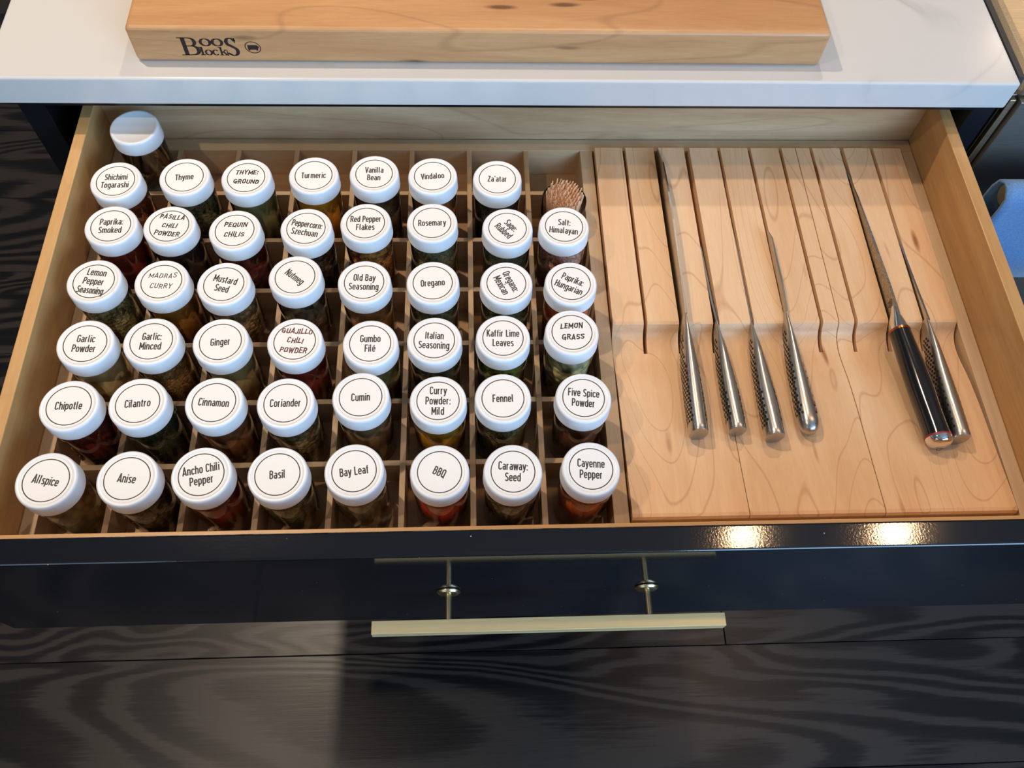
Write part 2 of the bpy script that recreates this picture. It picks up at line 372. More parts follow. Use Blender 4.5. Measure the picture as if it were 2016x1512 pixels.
def ribbon(mb, pts, w, z, mi, rnd_end=False, wf=None):
    """flat stroke in the xy plane, split at sharp corners"""
    for i in range(1, len(pts) - 1):
        a_, c_ = Vector(pts[i]) - Vector(pts[i - 1]), Vector(pts[i + 1]) - Vector(pts[i])
        if wf is None and a_.length > 1e-6 and c_.length > 1e-6 and a_.normalized().dot(c_.normalized()) < .35:
            e1 = Vector(pts[i]) + a_.normalized() * w * .35; e2 = Vector(pts[i]) - c_.normalized() * w * .35
            ribbon(mb, list(pts[:i]) + [tuple(e1)], w, z, mi, rnd_end); ribbon(mb, [tuple(e2)] + list(pts[i + 1:]), w, z + .0004, mi, rnd_end)
            return
    P = [Vector(p) for p in pts]; n = len(P)
    closed = (P[0] - P[-1]).length < 1e-5 and n > 3
    L = []; R = []
    for i in range(n):
        a = P[i - 1] if i > 0 else (P[-2] if closed else None)
        c = P[i + 1] if i < n - 1 else (P[1] if closed else None)
        d1 = (P[i] - a).normalized() if a is not None and (P[i] - a).length > 1e-7 else None
        d2 = (c - P[i]).normalized() if c is not None and (c - P[i]).length > 1e-7 else None
        d1 = d1 or d2; d2 = d2 or d1
        t = (d1 + d2)
        t = t.normalized() if t.length > 1e-4 else d1
        nn = Vector((-t.y, t.x)); k = max(0.45, abs(nn.dot(Vector((-d1.y, d1.x)))))
        hw = (wf(i, t) if wf else w) / 2 / k
        L.append(P[i] + nn * hw); R.append(P[i] - nn * hw)
    vs = [(p.x, p.y, z) for p in R] + [(p.x, p.y, z) for p in L]
    mb.add(vs, [(i, i + 1, n + i + 1, n + i) for i in range(n - 1)], mi)
    if rnd_end:
        for p in (P[0], P[-1]):
            mb.disc(w / 2, z + .0005, 8, mi, (p.x, p.y))
def text_width(s, sp): return sum(G[c][0] + sp for c in s) - sp
def letter(mb, lines, size, ang, z, mi, hand=False, seed=1, lead=1.27, xs=0.92, weight=.125, dy=0, maxw=None):
    r = random.Random(seed); ca, sa = math.cos(ang), math.sin(ang); n = len(lines)
    sp = .10 if not hand else .13
    for q, t in enumerate(lines):
        base = ((n - 1) / 2 - q) * lead * size - .5 * size + dy
        w = text_width(t, sp) * size * xs; fx = xs
        if maxw and w > maxw: fx = xs * maxw / w; w = maxw
        x = -w / 2
        for ch in t:
            gw, st = G[ch]
            if hand and ch == 'G': gw, st = .52, HG
            k = r.uniform(.78, 1.05) if hand else 1.0; jy = r.uniform(-.08, .08) if hand else 0
            for s_ in st:
                pts = []
                for (a, b) in s_:
                    if hand: a += r.uniform(-.02, .02) + b * .12; b = b * k + r.uniform(-.02, .02) + jy
                    px = x + a * size * fx; py = base + b * size
                    pts.append((px * ca - py * sa, px * sa + py * ca))
                ribbon(mb, pts, weight * size, z, mi, hand)
            x += (gw + sp) * size * fx

# ------------------------------------------------------------------ the room shell
FZ = -81.3
def struct(name, mb, mat, bevel=0, loc=(0, 0, 0)):
    return tag(mb.build(name, mat, None, loc, bevel), kind='structure')
floor = empty('floor'); floor['kind'] = 'structure'
floor.location = Vector((0, 0, FZ)) * K
sub = MB(); sub.box(-260, 330, -156, 310, -3, -2.02); sub.build('subfloor', MAT['rubber'], floor)
plank_mesh = {}
def plank(x0, x1, y0):
    key = round(x1 - x0, 2)
    mb = MB(); hw = (x1 - x0) / 2
    mb.box(-hw + .05, hw - .05, -9.45, 9.45, -2, 0)
    if key not in plank_mesh:
        o = mb.build('plank', MAT['oak'], floor, ((x0 + x1) / 2, y0 + 9.5, 0), 0.08, 1); plank_mesh[key] = o
    else:
        s = plank_mesh[key]; o = s.copy(); COL.objects.link(o); o.parent = floor; o.location = Vector(((x0 + x1) / 2, y0 + 9.5, 0)) * K
rows_y = [6.3 + 19 * k for k in range(-8, 16)]
for k, y in enumerate(rows_y):
    start = -260 + {0: 0}.get(k, 0)
    if abs(y - 6.3) < .1: cuts = [-260, -106, 73.9, 254, 330]
    elif abs(y + 12.7) < .1: cuts = [-260, -80, 148, 330]
    else:
        o_ = rnd.uniform(60, 170); cuts = [-260, -260 + o_, -260 + o_ + 190, -260 + o_ + 370, 330]
    for a, c in zip(cuts[:-1], cuts[1:]):
        if c - a > 3: plank(a, min(c, 330), y)
mb = MB(); mb.box(-260, 330, -156, 310, 150, 153); struct('ceiling', mb, MAT['ceiling'])
mb = MB(); mb.box(-260, 330, 310, 313, FZ, 150); struct('wall_back', mb, MAT['wall'])
mb = MB()                                   # wall behind the photographer with two window openings
for (x0, x1, z0, z1) in ((-260, -145, FZ, 150), (-35, 65, FZ, 150), (235, 330, FZ, 150), (-145, -35, FZ, 20), (-145, -35, 136, 150), (65, 235, FZ, 20), (65, 235, 136, 150)):
    mb.box(x0, x1, -156, -153, z0, z1)
struct('wall_front', mb, MAT['wall'])
mb = MB(); mb.box(-263, -260, -153, 310, FZ, 150); struct('wall_left', mb, MAT['wall'])
mb = MB(); mb.box(330, 333, -153, 310, FZ, 150); struct('wall_right', mb, MAT['wall'])
def window(name, x0, x1, z0, z1):
    w = empty(name, ((x0 + x1) / 2, -154.5, z0)); w['kind'] = 'structure'; hw = (x1 - x0) / 2; h = z1 - z0
    f = MB()
    f.box(-hw, -hw + 4, -1.5, 1.5, 0, h); f.box(hw - 4, hw, -1.5, 1.5, 0, h); f.box(-hw + 4, hw - 4, -1.5, 1.5, 0, 4); f.box(-hw + 4, hw - 4, -1.5, 1.5, h - 4, h)
    f.build('window_frame', MAT['ceiling'], w)
    p = MB(); p.box(-hw + 4, hw - 4, -.3, .3, 4, h - 4); p.build('pane', MAT['glass'], w)
window('window_1', 65, 235, 20, 136); window('window_2', -145, -35, 20, 136)
for (p, e) in CANS:
    mb = MB(); mb.lathe([(5.2, 0), (7.0, 0), (7.0, .5), (5.2, .5), (5.2, 0)], 32)
    c_ = mb.build('ceiling_lamp_trim', MAT['ceiling'], None, (p[0], p[1], 149.4))
    tag(c_, kind='structure'); c_.name = 'trim_1'

# ------------------------------------------------------------------ base cabinet
cabinet = empty('base_cabinet', (37, 67, FZ), 'black painted base cabinet under the white quartz counter, its top drawer pulled open', 'cabinet')
def cb(name, *a, bevel=0.05, mat='cabinet'): return bx(name, *a, MAT[mat], cabinet, bevel)
cb('side_panel', -6.4, -4.2, 36.6, 98, FZ + 10, 7.3)
cb('side_panel', 78.2, 80.3, 36.6, 98, FZ + 10, 7.3)
cb('back_panel', -4.2, 78.2, 96.6, 98, FZ + 10, 7.3)
cb('bottom_panel', -4.2, 78.2, 36.6, 96.6, FZ + 10, FZ + 12)
cb('top_rail', -4.2, 78.2, 36.6, 42, 6.2, 7.25)
cb('divider_rail', -4.2, 78.2, 36.6, 42, -11.6, -9.6)
cb('toe_kick', -4.2, 78.2, 43, 45, FZ, FZ + 10)
for z0, z1 in ((-42, -10.6), (FZ + 11, -42.6)):
    o = cb('drawer_front', -5.2, 80.1, 34.4, 36.5, z0, z1, bevel=.15, mat='gloss')

# ------------------------------------------------------------------ countertop
ct = MB(); ct.box(-43.75, 43.75, 0, 62.3, 0, 2.8)
counter = ct.build('countertop', MAT['quartz'], None, (36.45, 35.55, 7.35), 0.22, 3)
tag(counter, 'white quartz countertop with faint grey veins above the open drawer', 'countertop')

# ------------------------------------------------------------------ the drawer
drawer = empty('drawer', (37.5, 18, -11), 'open wooden kitchen drawer with glossy black front, full of spice jars and knives', 'drawer')
ZT, ZB = 5.3, -5.0
bx('side_board', -1.75, -.75, -2.25, 40.1, ZB, ZT - .3, MAT['drawer_y'], drawer, .08)
bx('side_board', 75.72, 76.85, -2.25, 40.1, ZB, ZT, MAT['drawer_y'], drawer, .08)
bx('back_board', -.75, 75.72, 38.95, 40.1, ZB, ZT, MAT['ply'], drawer, .06)
bx('front_board', -.75, 75.72, -2.24, -1.55, ZB, ZT - .15, MAT['drawer_x'], drawer, .05)
bx('bottom_board', -.75, 75.72, -1.55, 38.95, ZB + .2, -3.95, MAT['insert_floor'], drawer)
bx('front_panel', -5.2, 80.15, -4.08, -2.26, -11.1, 6.6, MAT['gloss'], drawer, .16, 3)
# the pull: square bar on two round posts with roses
handle = empty('pull_handle'); handle.parent = drawer; handle.location = Vector((38 - 37.5, -5 - 18, -2.15 + 11)) * K
def hb(mb, name, mat, **k): return mb.build(name, mat, handle, **k)
mb = MB(); mb.box(-13.05, 12.85, -2.22, -1.27, -.48, .48); hb(mb, 'bar', MAT['brass'], bevel=.04)
for x in (-7.5, 7.35):
    mb = MB(); mb.tube((x, -1.28, 0), (x, .93, 0), .25); hb(mb, 'post', MAT['brass_y'])
    mb = MB()
    prof = [(.26, 0), (.84, 0), (.88, .05), (.88, .13), (.80, .17), (.80, .22), (.70, .30), (.26, .30)]
    mb.lathe(prof, 36); mb.v = [(x + a, .92 - c, b) for a, b, c in mb.v]
    mb.f = [f[::-1] for f in mb.f]
    hb(mb, 'rose', MAT['brass_y'])

# ------------------------------------------------------------------ organiser insert
organiser = empty('drawer_organiser', (37.5, 18, -3.9), 'pale wooden drawer organiser with a grid of square cells and a wide knife bay', 'organiser')
def og(name, *a, mat='insert_y', bevel=.04): return bx(name, *a, MAT[mat], organiser, bevel)
SX, SY = 5.4, 5.3755
og('rail', -.70, .42, -1.5, 38.85, -3.25, 0)
og('rail', 43.0, 44.18, .0, 37.42, -3.25, 0)
og('rail', 74.5, 75.66, .0, 37.42, -3.25, 0)
og('rail', .42, 75.66, 37.42, 38.85, -3.25, .02, mat='insert_x')
og('rail', .42, 75.66, -1.5, .0, -3.25, -.02, mat='insert_x')
for i in range(1, 8):
    og('long_divider', i * SX - .225, i * SX + .225, 0.0, 37.42, -3.25, -.01, bevel=.03)
for i in range(8):
    xa = i * SX + .225 if i else .42; xb = (i + 1) * SX - .225 if i < 7 else 43.0
    for j in range(1, 7):
        og('cross_divider', xa, xb, j * SY - .22, j * SY + .22, -3.25, -.04, mat='insert_x', bevel=.03)
og('floor_panel', -.70, 75.66, -1.5, 38.85, -3.9, -3.25, mat='insert_floor', bevel=0)

# ------------------------------------------------------------------ knife blocks
PROF = [(37.36, .5), (17.75, .5), (17.5, .40), (17.3, .12), (17.0, -.30), (16.6, -.60), (16.1, -.78), (15.4, -.86), (14.6, -.80), (13.6, -.62), (12.2, -.38), (10, -.16), (7, .02), (3.5, .20), (.75, .36), (.5, .30), (.36, .06)]
def smooth_prof(P, n=4):
    out = []
    for i in range(len(P) - 1):
        a, b_, c, d = P[max(0, i - 1)], P[i], P[i + 1], P[min(len(P) - 1, i + 2)]
        if i < 3 or i > 12: out.append(b_); continue
        for q in range(n):
            t = q / n; t2 = t * t; t3 = t2 * t
            out.append(tuple(.5 * (2 * b_[k] + (c[k] - a[k]) * t + (2 * a[k] - 5 * b_[k] + 4 * c[k] - d[k]) * t2 + (3 * b_[k] - a[k] - 3 * c[k] + d[k]) * t3) for k in (0, 1)))
    return out + [P[-1]]
PROF = smooth_prof(PROF)
BOT = -3.24; SB = -2.7; YS = 15.35
def knife_block(x0, x1, slots, label, openl=None, openr=None):
    o = empty('knife_block', ((x0 + x1) / 2, 18.8, BOT), label, 'knife block')
    cx = (x0 + x1) / 2; mb = MB()
    sh = lambda pts: [(y - 18.8, z - BOT) for y, z in pts]
    front = [p for p in PROF if p[0] <= YS]
    vz = -.855
    base = [(37.36, SB), (YS, SB), (YS, vz)] + front + [(.36, BOT), (37.36, BOT)]
    mb.prism(sh(base)[::-1], x0 - cx, x1 - cx)
    fin = [p for p in PROF if p[0] > YS] + [(YS, vz), (YS, SB), (37.36, SB)]
    edges = [x0]
    for a, b in slots: edges += [a, b]
    edges.append(x1)
    for a, b in zip(edges[::2], edges[1::2]):
        if b - a > .02: mb.prism(sh(fin)[::-1], a - cx, b - cx)
    p = mb.build('wood_body', MAT['block'], o, (0, 0, 0)); return o
knife_block(44.36, 53.28, [(47.00, 47.32), (50.02, 50.50), (52.95, 53.28)], 'left maple knife block, holding a steel knife beside the spice grid rail')
knife_block(53.34, 63.82, [(53.34, 53.50), (56.18, 56.50), (59.15, 59.47), (62.18, 62.50)], 'middle maple knife block with two dimpled steel knives and an empty slot')
knife_block(63.90, 74.22, [(65.22, 65.52), (68.20, 68.60), (71.20, 71.52)], 'right maple knife block holding the black-handled knife')

# ------------------------------------------------------------------ knives
def loft(mb, secs, seg=28, mi=0, cap=(True, True)):
    """secs: (centre, half width along x, half height along z, roundness) along y"""
    vs = []
    for (c, a, b, e) in secs:
        for k in range(seg):
            t = 2 * PI * k / seg; cc, ss = math.cos(t), math.sin(t)
            vs.append((c[0] + a * math.copysign(abs(cc) ** e, cc), c[1], c[2] + b * math.copysign(abs(ss) ** e, ss)))
    n = len(secs)
    fs = [(i * seg + k, i * seg + (k + 1) % seg, (i + 1) * seg + (k + 1) % seg, (i + 1) * seg + k) for i in range(n - 1) for k in range(seg)]
    mb.add(vs, fs, mi, True)
    if cap[0]: mb.add(vs, [list(range(seg))[::-1]], mi)
    if cap[1]: mb.add(vs, [[(n - 1) * seg + k for k in range(seg)]], mi)
def interp(tab, s):
    for (s0, v0), (s1, v1) in zip(tab[:-1], tab[1:]):
        if s <= s1: u = (s - s0) / (s1 - s0); return v0 + (v1 - v0) * (u * u * (3 - 2 * u) * .35 + u * .65)
    return tab[-1][1]
def blade(parent, org, spine, depth, thick, name='blade', mat='blade', zmin=-2.6):
    """spine: list of (x, y, z) from tip to heel; the edge hangs depth(s) below"""
    mb = MB(); vs = []; n = len(spine); fs = []
    for i, (x, y, z) in enumerate(spine):
        h = depth[i]; ze = max(zmin, z - h); t = thick * (.25 + .75 * min(1, i / 2)) / 2
        x -= org[0]; y -= org[1]; z -= org[2]; ze -= org[2]
        zm = z - (z - ze) * .68
        vs += [(x - t, y, z), (x + t, y, z), (x + t * .8, y, zm), (x, y, ze), (x - t * .8, y, zm)]
    for i in range(n - 1):
        for k in range(5): fs.append((i * 5 + k, i * 5 + (k + 1) % 5, (i + 1) * 5 + (k + 1) % 5, (i + 1) * 5 + k))
    fs += [tuple(range(5))[::-1], tuple((n - 1) * 5 + k for k in range(5))]
    mb.add(vs, fs, 0, False); return mb.build(name, MAT[mat], parent)
def steel_knife(label, spine, depth, J, E, A, B, tops, round_end=False, thick=.18, group=None):
    """J junction (x,y), E end (x,y); A half widths, B half heights, tops z of the handle spine (tables over 0..1)"""
    org = ((J[0] + E[0]) / 2, (J[1] + E[1]) / 2, 0)
    o = empty('kitchen_knife', org, label, 'knife', group)
    blade(o, org, spine, depth, thick)
    def cen(s): 
        return (J[0] + (E[0] - J[0]) * s - org[0], J[1] + (E[1] - J[1]) * s - org[1], interp(tops, s) - interp(B, s))
    secs = []
    N = 26; end = .90 if round_end else 1.0
    for i in range(N + 1):
        s = i / N * end; secs.append((cen(s), interp(A, s), interp(B, s), .9))
    if round_end:
        c0 = cen(end); a0, b0_ = interp(A, end), interp(B, end); L = (J[1] - E[1]) * (1 - end)
        for q in (.25, .5, .7, .85, .95, 1.0):
            k = math.sqrt(max(0, 1 - q * q)) if q < 1 else .04
            secs.append(((c0[0], c0[1] - L * q, c0[2]), a0 * (k * .85 + .15 * (q < 1)), b0_ * (k * .85 + .15 * (q < 1)), .9))
    else:
        c0 = cen(1); a0, b0_ = interp(A, 1), interp(B, 1)
        secs.append(((c0[0], c0[1] - .05, c0[2]), a0 * .96, b0_ * .97, .9))
    mb = MB(); loft(mb, [(c, a, b, e) for c, a, b, e in secs][::-1], 32)
    h = mb.build('handle', MAT['steel'], o)
    # dimples: small black dots set into both cheeks
    db = MB(); ds = .40 / (J[1] - E[1]); s = .17; row = 0
    while s < (.93 if not round_end else .86):
        c = cen(s); a, bb = interp(A, s), interp(B, s)
        ang_lim = math.radians(interp([(0, 12), (.25, 30), (.5, 44), (1, 50)], s))
        step = .37 / max(bb, .3); k0 = 0 if row % 2 else .5
        k = -6 + k0
        while k < 7:
            t = k * step * .95
            if abs(t) < ang_lim:
                for sd in (-1, 1):
                    e = .9; cc, ss = math.cos(t), math.sin(t)
                    px = sd * a * abs(cc) ** e; pz = bb * math.copysign(abs(ss) ** e, ss)
                    nv = Vector((px / (a * a), 0, pz / (bb * bb))).normalized(); u = Vector((0, 1, 0)); w = nv.cross(u)
                    p = Vector((c[0] + px, c[1], c[2] + pz)) + nv * .022
                    pts = [p + (u * math.cos(q) * .13 + w * math.sin(q) * .108) for q in [2 * PI * z / 8 for z in range(8)]]
                    f = list(range(8)); db.add(pts, [f if sd > 0 else f[::-1]], 0)
            k += 1
        s += ds * .5 * 1.6; row += 1
    d = db.build('dimples', MAT['dimple'], o); d['kind'] = 'stuff'
    return o
A1 = [(0, .12), (.10, .26), (.25, .48), (.45, .66), (.7, .74), (1, .74)]
steel_knife('largest dimpled steel knife, leftmost, its tall blade standing proud of the left block',
    [(50.32, 37.0, .95), (50.32, 34.2, 2.0), (50.32, 30.4, 2.3), (50.32, 27.2, 2.38), (50.32, 22, 2.25), (50.3, 17.6, 2.05)], [.5, 2.2, 3.6, 4.4, 4.8, 4.8],
    (50.28, 17.7), (50.08, 6.95), A1, [(0, .85), (.12, 1.0), (.35, 1.22), (.6, 1.15), (1, 1.08)], [(0, 2.0), (.3, 2.05), (1, 2.2)])
steel_knife('dimpled steel knife second from the left, resting over the first joint between blocks',
    [(53.2, 28.5, -1.2), (53.22, 26, -.2), (53.22, 22.5, .05), (53.22, 20, .25), (53.2, 17.3, .75)], [.4, 1.4, 2.3, 2.6, 3.0],
    (53.2, 17.6), (53.22, 7.2), [(0, .13), (.10, .24), (.25, .42), (.45, .60), (.7, .70), (1, .70)], [(0, .5), (.12, .72), (.35, .95), (.6, .88), (1, .90)], [(0, .75), (.3, 1.3), (1, 1.88)])
steel_knife('dimpled steel knife in the middle block, third from the left',
    [(56.34, 33, -1.0), (56.34, 30, -.2), (56.34, 26, .15), (56.34, 22, .15), (56.32, 17.4, .35)], [.4, 1.6, 2.4, 2.8, 3.0],
    (56.3, 17.8), (56.1, 6.6), [(0, .12), (.10, .22), (.25, .42), (.45, .62), (.7, .74), (1, .74)], [(0, .45), (.12, .68), (.35, .92), (.6, .88), (1, .97)], [(0, .45), (.3, 1.1), (1, 2.0)])
steel_knife('short dimpled paring knife with a rounded butt, fourth from the left',
    [(59.2, 27.0, 1.0), (59.24, 25.8, 1.45), (59.26, 23.8, 1.35), (59.28, 21.2, 1.35), (59.26, 18.3, 1.15)], [.25, 1.3, 2.2, 2.5, 2.6],
    (59.25, 18.5), (59.08, 6.9), [(0, .13), (.12, .28), (.3, .48), (.55, .68), (.8, .80), (1, .82)], [(0, .7), (.15, .85), (.4, 1.0), (.7, .86), (1, .82)], [(0, 1.1), (.3, 1.35), (1, 1.75)], True)
steel_knife('dimpled steel knife furthest right, beside the black-handled knife',
    [(71.42, 31.5, -.8), (71.42, 29, .0), (71.42, 26, .38), (71.4, 22, .72), (71.38, 17.3, 1.15)], [.4, 1.4, 2.6, 3.2, 3.4],
    (71.35, 17.6), (70.86, 6.2), A1, [(0, .6), (.12, .8), (.35, 1.0), (.6, .96), (1, 1.02)], [(0, 1.1), (.3, 1.5), (1, 2.1)])

# the black handled knife
m, nt, b = new_mat('patterned_blade_steel'); MAT['damascus'] = m
n = noise(nt, coords(nt, (1, .35, 1)), 120, 3, .5, 2.0)
w_ = mathn(nt, 'SINE', mathn(nt, 'MULTIPLY', n, 70))
ln(nt, ramp(nt, w_, [(0.2, (.30, .27, .23)), (0.8, (.52, .48, .42))]), b.inputs['Base Color']); setp(b, Metallic=1.0, Roughness=.33)
org = (68.8, 12, 0)
bk = empty('kitchen_knife', org, 'large knife with glossy black handle, copper ring and patterned blade, right block', 'knife')
bl = blade(bk, org, [(68.30, 35.4, .30), (68.36, 31, 1.0), (68.40, 25.4, 1.45), (68.42, 20.6, 1.85), (68.44, 17.2, 1.95)], [.3, 2.4, 3.8, 4.4, 4.5], .22, mat='damascus')
mb = MB()                                     # etched mark on the blade
for rr, a0, a1 in ((.30, 30, 330), (.17, -60, 200)):
    ribbon(mb, arc(0, 0, rr, rr * .9, a0, a1, 14), .07, 0, 0)
ribbon(mb, [(-.25, .35), (.05, .5), (.3, .38)], .07, 0, 0)
mb.v = [(68.40 - .125 - org[0], 18.9 + a * 1.0 - org[1], 1.15 + c - org[2]) for a, c, _ in mb.v]
em = mb.build('etched_mark', MAT['ink'], bk); em.parent = bl
ax = lambda y: (68.42 + (17.2 - y) * .066, y, 1.16 - (17.2 - y) * .004)
def hs(tab, seg=32): return [((ax(y)[0] - org[0], y - org[1], ax(y)[2] + dz), a, b, 1.0) for y, a, b, dz in tab]
mb = MB(); loft(mb, hs([(18.4, .12, .30, .35), (17.6, .34, .62, .12), (16.9, .62, .86, 0), (16.2, .80, .95, 0)][::-1])); mb.build('bolster', MAT['chrome'], bk)
mb = MB(); loft(mb, hs([(16.2, .83, .98, 0), (15.98, .85, .99, 0)][::-1])); mb.build('copper_ring', MAT['copper'], bk)
mb = MB(); loft(mb, hs([(15.98, .83, .97, 0), (14.5, .88, 1.02, 0), (12.5, .98, 1.06, .02), (10.5, 1.03, 1.06, .03), (8.5, .97, 1.03, 0), (7.0, .99, 1.04, 0), (6.4, 1.02, 1.05, 0)][::-1])); mb.build('handle', MAT['black_handle'], bk)
mb = MB(); loft(mb, hs([(6.4, 1.035, 1.06, 0), (6.27, 1.035, 1.06, 0)][::-1])); mb.build('red_ring', MAT['red_ring'], bk)
mb = MB(); loft(mb, hs([(6.27, 1.01, 1.04, 0), (6.0, .98, 1.01, 0), (5.75, .86, .90, 0), (5.6, .62, .66, 0), (5.53, .3, .32, 0), (5.51, .02, .02, 0)][::-1])); cap_ = mb.build('end_cap', MAT['chrome'], bk)
mb = MB(); ribbon(mb, arc(0, 0, .22, .22, 60, 300, 10), .06, 0, 0); ribbon(mb, [(.0, .05), (.25, .1), (.1, -.2)], .06, 0, 0)
mb.v = [(ax(5.5)[0] - org[0] + a, 5.50 - org[1] - .03, ax(5.5)[2] - .35 + c) for a, c, _ in mb.v]
e2 = mb.build('engraved_mark', MAT['dimple'], bk); e2.parent = cap_

# ------------------------------------------------------------------ spice jars
JH = 8.26; LH = 1.38; RL = 2.12
def lid_mesh(ribbed):
    z = JH - LH
    prof = [(1.9, z), (RL, z), (RL + .01, z + .05), (RL - .005, z + .12), (RL - .015, JH - .30), (RL - .04, JH - .12), (RL - .10, JH - .03), (RL - .14, JH - .005), (RL - .17, JH), (1.80, JH), (1.76, JH - .035), (0, JH - .035)]
    mb = MB(); mb.lathe(prof, 160 if ribbed else 64, rib=((3, 4), .035) if ribbed else None)
    return mb
lid_src = {r: lid_mesh(r).build('lid', MAT['lid']) for r in (True, False)}
def glass_mesh(h=JH - LH + .3, r=1.99, neck=1.72):
    mb = MB()
    mb.lathe([(0, .25), (r - .35, .18), (r - .2, 0), (r - .06, .06), (r, .25), (r, h - 1.15), (r - .03, h - .9), (neck + .1, h - .55), (neck, h - .42), (neck, h), (neck - .12, h)], 64, caps=False)
    mb.lathe([(0, .42), (r - .35, .42), (r - .17, .6), (r - .15, h - 1.15), (neck - .12, h - .5), (neck - .12, h)], 64, caps=False)
    return mb
glass_src = glass_mesh().build('glass_body', MAT['glass'])
for o in list(lid_src.values()) + [glass_src]: COL.objects.unlink(o)
LS = srgb
SP = {  # name: colours, grain, fill fraction
 'Allspice': (LS(206, 160, 100), LS(226, 184, 124), 4, .25), 'Anise': (LS(60, 44, 30), LS(110, 88, 62), 3, .9), 'Ancho Chili': (LS(110, 28, 14), LS(140, 44, 24), 0, .95),
 'Basil': (LS(92, 82, 52), LS(126, 114, 76), 2, .9), 'Bay Leaf': (LS(176, 144, 96), LS(206, 172, 118), 4, .35), 'BBQ': (LS(164, 44, 16), LS(190, 66, 30), 0, .95),
 'Caraway:': (LS(98, 80, 54), LS(140, 118, 84), 2, .92), 'Cayenne': (LS(168, 84, 32), LS(190, 104, 48), 0, .93), 'Chipotle': (LS(92, 22, 10), LS(120, 36, 18), 0, .95),
 'Cilantro': (LS(56, 62, 34), LS(82, 88, 52), 1, .95), 'Cinnamon': (LS(132, 80, 46), LS(150, 96, 60), 0, .95), 'Coriander': (LS(110, 90, 56), LS(168, 144, 100), 3, .95),
 'Cumin': (LS(126, 98, 62), LS(146, 116, 78), 0, .9), 'Curry': (LS(168, 124, 20), LS(196, 148, 34), 0, .95), 'Fennel': (LS(112, 104, 62), LS(150, 138, 92), 2, .9),
 'Five Spice': (LS(92, 50, 28), LS(112, 66, 40), 0, .93), 'Garlic': (LS(196, 170, 122), LS(214, 190, 142), 0, .95), 'Garlic:': (LS(160, 104, 52), LS(206, 156, 92), 2, .95),
 'Ginger': (LS(168, 142, 92), LS(186, 160, 110), 0, .93), 'GUAJILLO': (LS(118, 30, 16), LS(150, 46, 26), 0, .93), 'Gumbo': (LS(120, 110, 62), LS(146, 134, 84), 0, .92),
 'Italian': (LS(76, 74, 44), LS(118, 112, 74), 3, .92), 'Kaffir Lime': (LS(70, 76, 24), LS(128, 130, 48), 4, .95), 'LEMON': (LS(140, 132, 90), LS(206, 198, 150), 4, .95),
 'Lemon': (LS(110, 100, 58), LS(196, 184, 130), 2, .95), 'MADRAS': (LS(150, 92, 20), LS(176, 114, 32), 0, .95), 'Mustard': (LS(140, 100, 60), LS(196, 154, 104), 3, .93),
 'Nutmeg': (LS(60, 40, 28), LS(150, 118, 86), 4, .8), 'Old Bay': (LS(146, 92, 46), LS(166, 110, 60), 0, .9), 'Oregano': (LS(96, 92, 54), LS(140, 134, 88), 2, .94),
 'Oregano:': (LS(84, 78, 50), LS(132, 122, 82), 2, .92), 'Paprika:H': (LS(196, 84, 30), LS(216, 106, 48), 0, .95), 'Paprika:S': (LS(116, 24, 12), LS(142, 38, 22), 0, .95),
 'PASILLA': (LS(44, 24, 16), LS(62, 38, 26), 0, .95), 'PEQUIN': (LS(70, 16, 8), LS(140, 40, 18), 4, .95), 'Peppercorn:': (LS(40, 24, 18), LS(112, 78, 56), 3, .95),
 'Red Pepper': (LS(140, 30, 12), LS(216, 150, 70), 3, .95), 'Rosemary': (LS(110, 100, 66), LS(150, 138, 98), 2, .93), 'Sage:': (LS(104, 104, 76), LS(140, 140, 108), 1, .93),
 'Salt:': (LS(206, 104, 84), LS(240, 170, 150), 2, .95), 'Shichimi': (LS(150, 54, 22), LS(196, 104, 52), 1, .95), 'Thyme': (LS(74, 66, 40), LS(140, 128, 88), 2, .95),
 'THYME:': (LS(122, 114, 68), LS(140, 130, 82), 0, .93), 'Turmeric': (LS(206, 130, 16), LS(222, 150, 28), 0, .93), 'Vanilla': (LS(70, 50, 34), LS(120, 92, 66), 0, .8),
 'Vindaloo': (LS(140, 80, 36), LS(166, 104, 52), 0, .9), "Za'atar": (LS(50, 44, 26), LS(86, 76, 46), 2, .95)}
